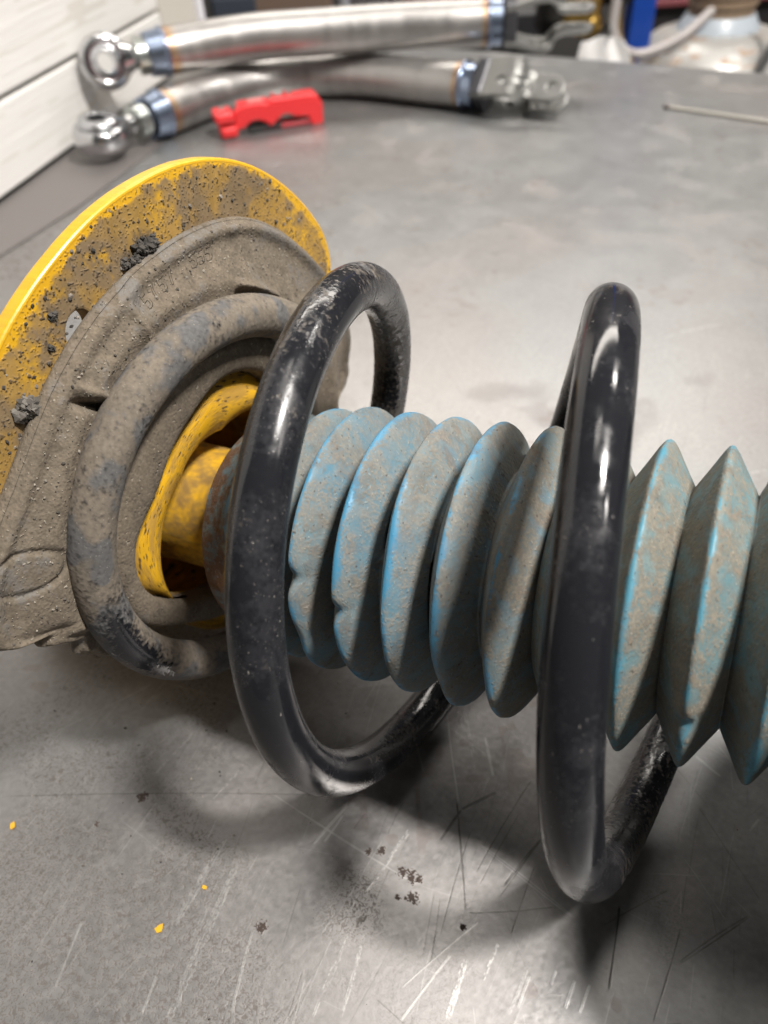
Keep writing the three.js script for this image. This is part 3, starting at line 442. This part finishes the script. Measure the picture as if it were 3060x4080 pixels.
// ---------------------------------------------------------------- two bent link arms with rod ends
{
  const steelTube = (L) => stdTex(512, 128, (u, v, o) => {
    const x = u * L * 1000, e = Math.min(x, L * 1000 - x), first = x < L * 500, n = fbm(u * 40, v * 6, 3, 3), f = fbm(x / 2, v * 60, 8, 2);
    const k = 0.41 + 0.1 * (n - 0.5) + 0.06 * (f - 0.5); o[0] = k; o[1] = k * 0.97; o[2] = k * 0.945;
    const bl = sm(3.5, 1.2, e); mix3(o, [0.42, 0.24, 0.09], 0.8 * sm(first ? 14 : 9, 3, e + 3 * (n - 0.5))); mix3(o, [0.12, 0.14, 0.32], 0.8 * bl);
    const rust = first ? 0 : sm(0.52, 0.66, fbm(u * 18 + 4, v * 5, 1, 3)) * sm(0.55, 0.75, u) * sm(0.3, 0.2, Math.abs(v - 0.3)); mix3(o, [0.28, 0.11, 0.06], 0.4 * rust);
    o[3] = 0.4 + 0.12 * (n - 0.5) + 0.25 * rust; o[4] = f;
  }, 0.0001, { metalness: 0.9 });
  const chrome = plain(0.55, 0.55, 0.56, 0.16, 1), zinc = plain(0.55, 0.56, 0.58, 0.25, 1), nutM = plain(0.52, 0.55, 0.53, 0.3, 1), blued = plain(0.30, 0.36, 0.48, 0.28, 1), cast = plain(0.29, 0.29, 0.28, 0.42, 0.8), redM = plain(0.16, 0.012, 0.012, 0.35);
  function arm(name, label, pts, rodRoll, forkRoll, eye) {
    const t = thing(name, label, 'link arm', [0, 0, 0], 'bent steel link arms at the back of the bench');
    const P = pts.map((p) => V(...p)), curve = new THREE.CatmullRomCurve3(P), L = curve.getLength();
    part('tube', new THREE.TubeGeometry(curve, 120, 0.0187, 40), steelTube(L), t);
    const frame = (at, toward, roll) => { const X = toward.clone().normalize(), Z = V(0, 0, 0).crossVectors(X, V(0, 1, 0)).normalize(), Y = V(0, 0, 0).crossVectors(Z, X); const m = new THREE.Matrix4().makeBasis(X, Y, Z).multiply(new THREE.Matrix4().makeRotationX(roll)); m.setPosition(at); return m; };
    const put = (g, m) => g.applyMatrix4(m);
    // rod end: weld bung, jam nut, shank, eye and ball
    const m = frame(P[0], curve.getTangent(0).negate(), rodRoll), cx = (r0, r1, l, x, s = 36) => new THREE.CylinderGeometry(r0, r1, l, s).rotateZ(-Math.PI / 2).translate(x, 0, 0);
    part('weld_bung', put(mergeGeometries([cx(0.0172, 0.0192, 0.016, 0.007), new THREE.TorusGeometry(0.0188, 0.0016, 10, 40).rotateY(Math.PI / 2)]), m), blued, t);
    const nut = part('jam_nut', put(mergeGeometries([cx(0.0150, 0.0150, 0.009, eye * 0.37, 6), cx(0.0135, 0.0135, 0.0104, eye * 0.37, 36)]), m), nutM, t);
    const rod = part('rod_end', put(mergeGeometries([cx(0.0085, 0.0085, eye - 0.026, eye / 2 - 0.004), cx(0.014, 0.009, 0.012, eye - 0.0205), new THREE.LatheGeometry([[0.0150, -0.0095], [0.0195, -0.0105], [0.0235, -0.0088], [0.0255, -0.003], [0.0255, 0.003], [0.0235, 0.0088], [0.0195, 0.0105], [0.0150, 0.0095], [0.0150, -0.0095]].map(([r, y]) => new THREE.Vector2(r, y)), 48).scale(0.87, 0.87, 0.87).translate(eye, 0, 0)].map((g) => g.index ? g.toNonIndexed() : g)), m), chrome, t);
    if (rodRoll > -1) part('spacer', put(new THREE.LatheGeometry([[0.0080, -0.010], [0.0080, 0.0145], [0.0090, 0.0152], [0.0150, 0.0146], [0.0165, 0.0115], [0.0150, 0.006], [0.0115, 0.002], [0.0080, -0.010]].map(([r, y]) => new THREE.Vector2(r, y)), 40).translate(eye, 0, 0), m), zinc, rod);
    else part('red_ring', put(new THREE.TorusGeometry(0.0168, 0.0012, 10, 40).rotateX(Math.PI / 2).scale(0.87, 0.87, 0.87).translate(eye, 0.0076, 0), m), redM, rod);  // thin dark red ring round the ball
    const ball = []; for (let i = 0; i <= 14; i++) { const a = mix(-0.98, 0.98, i / 14); ball.push(new THREE.Vector2(0.0185 * Math.cos(a), 0.0185 * Math.sin(a))); } ball.push(new THREE.Vector2(0.0094, 0.0154), new THREE.Vector2(0.0094, -0.0154), ball[0].clone());
    part('ball', put(new THREE.LatheGeometry(ball, 40).scale(0.87, 0.87, 0.87).translate(eye, 0, 0), m), zinc, rod);
    // fork: welded collar, two bent lugs with eyes
    const k = frame(P[P.length - 1], curve.getTangent(1), forkRoll);
    part('weld_collar', put(mergeGeometries([cx(0.0185, 0.0185, 0.012, 0.005), new THREE.TorusGeometry(0.0188, 0.0018, 10, 40).rotateY(Math.PI / 2)]), k), blued, t);
    part('fork_base', put(mergeGeometries([rbox(0.012, 0.036, 0.034, 0.003, 0.018, 0, 0).toNonIndexed(), cx(0.012, 0.017, 0.008, 0.0115).toNonIndexed()]), k), plain(0.10, 0.10, 0.11, 0.4, 0.8), t);
    for (const s of [-1, 1]) {
      const sh = new THREE.Shape(); sh.moveTo(0, -0.0165); sh.lineTo(0.036, -0.0165); sh.quadraticCurveTo(0.044, -0.016, 0.046, -0.011); sh.lineTo(0.066, -0.0105); sh.absarc(0.068, 0, 0.0105, -Math.PI / 2, Math.PI / 2, false); sh.lineTo(0.046, 0.011); sh.quadraticCurveTo(0.044, 0.016, 0.036, 0.0165); sh.lineTo(0, 0.0165);
      const hole = new THREE.Path(); hole.absarc(0.068, 0, 0.0054, 0, Math.PI * 2, true); sh.holes.push(hole); const h2 = new THREE.Path(); h2.absarc(0.026, 0.004, 0.0045, 0, Math.PI * 2, true); sh.holes.push(h2);
      const pl = [[0, 0.0135], [0.034, 0.0195], [0.040, 0.0185], [0.047, 0.0095], [0.053, 0.008], [0.09, 0.008]], raw = new THREE.ExtrudeGeometry(sh, { depth: 0.0034, bevelEnabled: true, bevelSize: 0.0007, bevelThickness: 0.0007, bevelSegments: 2 }).translate(0.014, 0, -0.0017).rotateX(Math.PI / 2);
      const gl = new TessellateModifier(0.006, 5).modify(raw);
      const p = gl.attributes.position; for (let i = 0; i < p.count; i++) p.setY(i, p.getY(i) + s * lerpTab(pl, p.getX(i) - 0.014));
      gl.computeVertexNormals(); part('lug', put(gl, k), cast, t);
    }
  }
  arm('link_arm', 'bent bare steel link arm resting on the bench, its rod end lying flat', [[-0.172, 0.0192, -0.733], [-0.134, 0.0192, -0.778], [-0.072, 0.0192, -0.817], [-0.006, 0.0192, -0.815], [0.058, 0.0192, -0.780], [0.100, 0.0192, -0.754]], -0.12, 0.75, 0.064);
  arm('link_arm_001', 'bent bare steel link arm leaning on the other one, its rod end standing upright', [[-0.166, 0.0535, -0.776], [-0.147, 0.0536, -0.784], [-0.087, 0.0553, -0.797], [-0.025, 0.0545, -0.803], [0.0395, 0.0545, -0.803], [0.1015, 0.0545, -0.797], [0.125, 0.0545, -0.795]].map(([x, y, z]) => [x, y + 0.0035, z]), -1.3, 0.05, 0.0515);
}
// ---------------------------------------------------------------- red plastic clamp in front of the link arms
{
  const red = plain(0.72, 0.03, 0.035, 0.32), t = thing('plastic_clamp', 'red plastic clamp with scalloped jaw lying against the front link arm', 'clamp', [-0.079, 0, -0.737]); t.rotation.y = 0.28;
  const sh = new THREE.Shape(); sh.moveTo(-0.030, 0.007); sh.lineTo(-0.028, 0.019); sh.quadraticCurveTo(-0.022, 0.0235, -0.006, 0.0225); sh.lineTo(0.0, 0.021); sh.lineTo(0.004, 0.0235); sh.lineTo(0.036, 0.0235); sh.quadraticCurveTo(0.047, 0.023, 0.048, 0.014); sh.lineTo(0.047, 0.001); sh.lineTo(0.039, 0.001); sh.lineTo(0.036, 0.009); sh.lineTo(0.024, 0.010); sh.quadraticCurveTo(0.015, 0.0175, 0.007, 0.0095); sh.lineTo(0.001, 0.006); sh.quadraticCurveTo(-0.011, 0.018, -0.024, 0.007);
  part('jaw', new THREE.ExtrudeGeometry(sh, { depth: 0.006, bevelEnabled: true, bevelSize: 0.0014, bevelThickness: 0.0014, bevelSegments: 3 }).translate(0, 0, 0.002), red, t);
  part('top_bar', [rbox(0.030, 0.007, 0.019, 0.003, -0.010, 0.0190, -0.006), rbox(0.016, 0.0055, 0.016, 0.0025, 0.014, 0.0195, -0.006), rbox(0.022, 0.007, 0.021, 0.003, 0.036, 0.0200, -0.005)], red, t);
  part('rib', [rbox(0.003, 0.003, 0.017, 0.001, 0.020, 0.0235, -0.006), rbox(0.003, 0.003, 0.017, 0.001, 0.009, 0.0232, -0.006)], plain(0.55, 0.02, 0.025, 0.4), t);
  part('highlight_plate', rbox(0.014, 0.0008, 0.007, 0.0003, -0.008, 0.0231, -0.006), plain(0.75, 0.25, 0.24, 0.3), t);  // highlight on the bar, put in as a paler red plate
  part('end_block', [rbox(0.017, 0.009, 0.024, 0.003, -0.039, 0.0165, 0.001), rbox(0.015, 0.009, 0.022, 0.003, -0.037, 0.0052, 0.003)], red, t);
  part('screw', cyl(0.0026, 0.0026, 0.003, 18, -0.039, 0.0215, 0.001), plain(0.6, 0.5, 0.48, 0.3, 0.8), t);
  part('foot_bar', rbox(0.05, 0.004, 0.012, 0.0015, 0.018, 0.0022, 0.002), plain(0.35, 0.02, 0.03, 0.4), t);
  part('blade', rbox(0.058, 0.012, 0.0016, 0.0005, 0.004, 0.0095, -0.0035), plain(0.5, 0.49, 0.47, 0.3, 0.9), t);
  part('pad', rbox(0.03, 0.005, 0.008, 0.001, -0.004, 0.0027, 0.004), plain(0.02, 0.02, 0.02, 0.6), t);
}
// ---------------------------------------------------------------- welding wire end on the bench
{
  const A = V(0.272, 0.0017, -0.715), B = V(0.42, 0.0017, -0.594), d = B.clone().sub(A), L = d.length(), t = thing('filler_rod', 'thin pale filler rod with a burnt tip lying on the bench', 'rod', [A.x, A.y, A.z]); t.rotation.y = Math.atan2(-d.z, d.x);
  part('rod', new THREE.CylinderGeometry(0.0013, 0.0013, L, 14).rotateZ(Math.PI / 2).translate(L / 2, 0, 0), plain(0.42, 0.40, 0.36, 0.5, 0.3), t);
  part('burnt_tip', new THREE.SphereGeometry(0.0022, 14, 10).scale(1.6, 0.8, 1), plain(0.10, 0.085, 0.08, 0.7), t);
}

// ---------------------------------------------------------------- what stands behind the bench
structure('back_wall', new THREE.BoxGeometry(5, 2.6, 0.05).translate(0.4, 0.45, -2.3), plain(0.05, 0.048, 0.047, 0.8));
{
  const b = thing('steel_post', 'blue painted steel post behind the bench', 'post', [0.4175, -0.85, -1.27]);
  part('column', rbox(0.034, 1.6, 0.034, 0.003, 0, 0.8, 0), plain(0.008, 0.05, 0.30, 0.35), b); part('foot_plate', rbox(0.12, 0.01, 0.12, 0.002, 0, 0.005, 0), plain(0.008, 0.05, 0.30, 0.35), b);
  // gas bottle
  const c = thing('gas_bottle', 'grey gas bottle with brown neck and pale collar behind the bench', 'gas bottle', [0.532, -0.85, -1.26]); c.scale.y = 1.023;
  const body = [[0, 0], [0.098, 0.0], [0.105, 0.012], [0.105, 0.68], [0.1025, 0.705], [0.096, 0.730], [0.086, 0.748], [0.070, 0.7615], [0.05, 0.768], [0, 0.770]].map(([r, y]) => new THREE.Vector2(r, y));
  part('shell', new THREE.LatheGeometry(body, 64).scale(1.2, 1, 1.2), stdTex(256, 256, (u, v, o) => { const n = fbm(u * 16, v * 10, 3, 4), k = 0.42 + 0.14 * (n - 0.5); o[0] = k; o[1] = k * 0.98; o[2] = k * 0.94; const r = sm(0.62, 0.72, fbm(u * 30, v * 30, 9, 3)); mix3(o, [0.33, 0.19, 0.1], 0.6 * r); o[3] = 0.35 + 0.3 * r; o[4] = n; }, 0.0004, { metalness: 0.2 }), c);
  part('collar', new THREE.LatheGeometry([[0.044, 0.786], [0.047, 0.786], [0.0595, 0.7655], [0.0575, 0.760], [0.05, 0.761], [0.044, 0.786]].map(([r, y]) => new THREE.Vector2(r, y)), 48), plain(0.42, 0.47, 0.52, 0.35), c);
  part('neck', [cyl(0.045, 0.045, 0.05, 40, 0, 0.807, 0), cyl(0.0475, 0.0475, 0.005, 40, 0, 0.800, 0), cyl(0.0475, 0.0475, 0.005, 40, 0, 0.811, 0)], plain(0.26, 0.19, 0.13, 0.5), c);
  part('cap', new THREE.LatheGeometry([[0.045, 0.822], [0.05, 0.828], [0.051, 0.86], [0.044, 0.885], [0.03, 0.9], [0, 0.903]].map(([r, y]) => new THREE.Vector2(r, y)), 40), plain(0.55, 0.46, 0.36, 0.45), c);
  const s = part('strap', new THREE.TubeGeometry(new THREE.CatmullRomCurve3([V(0.575, 0.02, -1.14), V(0.568, -0.05, -1.145), V(0.548, -0.11, -1.142), V(0.53, -0.16, -1.14), V(0.515, -0.5, -1.146), V(0.50, -0.848, -1.15)]), 60, 0.006, 10), plain(0.09, 0.09, 0.09, 0.5)); tag(s, 'dark grey cable hanging in front of the gas bottle', 'cable'); s.name = 'hanging_cable';
  // brass regulator and its hose
  const brass = plain(0.55, 0.36, 0.10, 0.28, 0.9), r = thing('brass_regulator', 'brass gas regulator with lever beside the blue post', 'regulator', [0.328, -0.030, -1.262]);
  part('body', [cyl(0.03, 0.03, 0.03, 32, 0, 0, 0), cyl(0.024, 0.028, 0.014, 32, 0, -0.02, 0), cyl(0.012, 0.012, 0.04, 20, -0.02, 0.01, 0.02), new THREE.SphereGeometry(0.02, 24, 16).translate(0.012, -0.018, 0.01)], brass, r);
  part('lever', new THREE.TubeGeometry(new THREE.CatmullRomCurve3([V(0.045, 0.03, 0.012), V(0.052, -0.02, 0.014), V(0.062, -0.05, 0.014), V(0.078, -0.07, 0.014), V(0.084, -0.092, 0.014)]), 30, 0.0075, 12), brass, r);
  part('bracket', [rbox(0.07, 0.02, 0.012, 0.002, 0.05, 0.012, -0.005), rbox(0.05, 0.05, 0.05, 0.004, -0.03, -0.005, -0.02)], plain(0.03, 0.03, 0.03, 0.5, 0.5), r);
  part('knob', [cyl(0.014, 0.014, 0.03, 20, -0.04, 0.008, 0.02)], plain(0.02, 0.018, 0.016, 0.5), r);
  const hz = part('gas_hose', new THREE.TubeGeometry(new THREE.CatmullRomCurve3([V(0.372, 0.03, -1.225), V(0.366, -0.02, -1.22), V(0.367, -0.052, -1.215), V(0.382, -0.072, -1.21), V(0.405, -0.080, -1.21), V(0.438, -0.073, -1.21), V(0.465, -0.061, -1.212), V(0.49, -0.045, -1.22), V(0.52, -0.02, -1.235), V(0.525, 0.03, -1.25)]), 80, 0.0065, 14), plain(0.40, 0.37, 0.36, 0.4)); tag(hz, 'pale grey gas hose hanging in a loop from the regulator to the bottle', 'hose');
  // rag draped over a low stand
  const rg = thing('white_rag', 'crumpled white rag hanging behind the bench beside the regulator', 'rag', [0.357, -0.095, -1.2]);
  part('cloth', sheet(48, 48, (u, v) => { const w = 0.030 + 0.028 * v, x = (u - 0.5) * w * 2 * (1 + 0.1 * Math.sin(v * 9)) + 0.016 * v - 0.008; return [x, 0.045 - 0.15 * v - 0.016 * Math.abs(u - 0.42) * (1 - v), 0.006 * Math.sin(u * 6 + v * 5) + 0.002 * Math.sin(u * 15 - v * 7) + 0.02 * v]; }), plain(0.8, 0.79, 0.78, 0.85, 0, { side: THREE.DoubleSide }), rg);
  part('hook', new THREE.TubeGeometry(new THREE.CatmullRomCurve3([V(-0.002, 0.04, 0.006), V(0, 0.058, -0.004), V(0, 0.04, -0.03), V(0, 0.0, -0.06)]), 20, 0.002, 8), plain(0.2, 0.2, 0.2, 0.4, 1), rg);
  // boxes and uprights along the shop wall
  const bx = (name, label, cat, w, h, d, x, z, col, extra) => { const o = thing(name, label, cat, [x, -0.85, z]); part('case', rbox(w, h, d, 0.006, 0, h / 2, 0), plain(...col, 0.6), o); extra && extra(o); return o; };
  bx('tool_chest', 'dark slate blue tool chest standing behind the bench', 'tool chest', 0.072, 0.90, 0.2, -0.168, -1.44, [0.04, 0.05, 0.065], (o) => { for (let k = 0; k < 5; k++) part('drawer', rbox(0.064, 0.14, 0.008, 0.003, 0, 0.12 + k * 0.165, 0.104), plain(0.05, 0.06, 0.08, 0.4), o); });
  bx('cardboard_box', 'tall brown cardboard box standing behind the bench', 'box', 0.118, 0.93, 0.2, -0.085, -1.44, [0.17, 0.115, 0.085], (o) => part('flap', rbox(0.11, 0.004, 0.19, 0.001, 0, 0.933, 0), plain(0.19, 0.13, 0.095, 0.8), o));
  bx('grey_upright', 'narrow grey steel upright behind the bench', 'upright', 0.016, 1.1, 0.03, -0.006, -1.40, [0.3, 0.31, 0.34], (o) => part('foot_plate', rbox(0.06, 0.006, 0.06, 0.001, 0, 0.003, 0), plain(0.3, 0.31, 0.34, 0.5), o));
  const sc = thing('scrap_bin', 'black bin of rusty offcuts behind the link arms', 'bin', [0.15, -0.85, -1.5]);
  part('shell', rbox(0.30, 0.80, 0.24, 0.01, 0, 0.4, 0), plain(0.018, 0.018, 0.02, 0.5), sc);
  for (const [x, y, z, l, a, b, col] of [[0.09, 0.80, 0.09, 0.12, 0.3, 0.5, [0.16, 0.07, 0.04]], [0.11, 0.815, 0.06, 0.11, -0.4, 0.2, [0.3, 0.29, 0.27]], [-0.07, 0.80, 0.09, 0.1, 0.9, 0.1, [0.12, 0.06, 0.04]], [0.02, 0.81, 0.08, 0.14, 0.1, -0.3, [0.18, 0.1, 0.06]]]) part('offcut', rbox(l, 0.014, 0.02, 0.002).rotateZ(a).rotateY(b).translate(x, y, z), plain(...col, 0.6, 0.4), sc);
  for (let k = 0; k < 2; k++) part('ring', new THREE.TorusGeometry(0.026, 0.004, 10, 30).rotateY(0.5 + k * 0.4).translate(-0.105 + k * 0.022, 0.815, 0.08), plain(0.5, 0.5, 0.5, 0.25, 1), sc);
  const rr = thing('red_rack', 'dark rack with red rails behind the gas bottle', 'rack', [0.78, -0.85, -1.6]);
  part('panel', rbox(0.5, 1.0, 0.05, 0.004, 0, 0.5, 0), plain(0.02, 0.018, 0.02, 0.5), rr); for (const y of [0.76, 0.70, 0.79]) part('rail', rbox(0.5, 0.012, 0.02, 0.003, 0, y, 0.035), plain(0.22, 0.06, 0.07, 0.5), rr);
}
renderer.render(scene, camera);
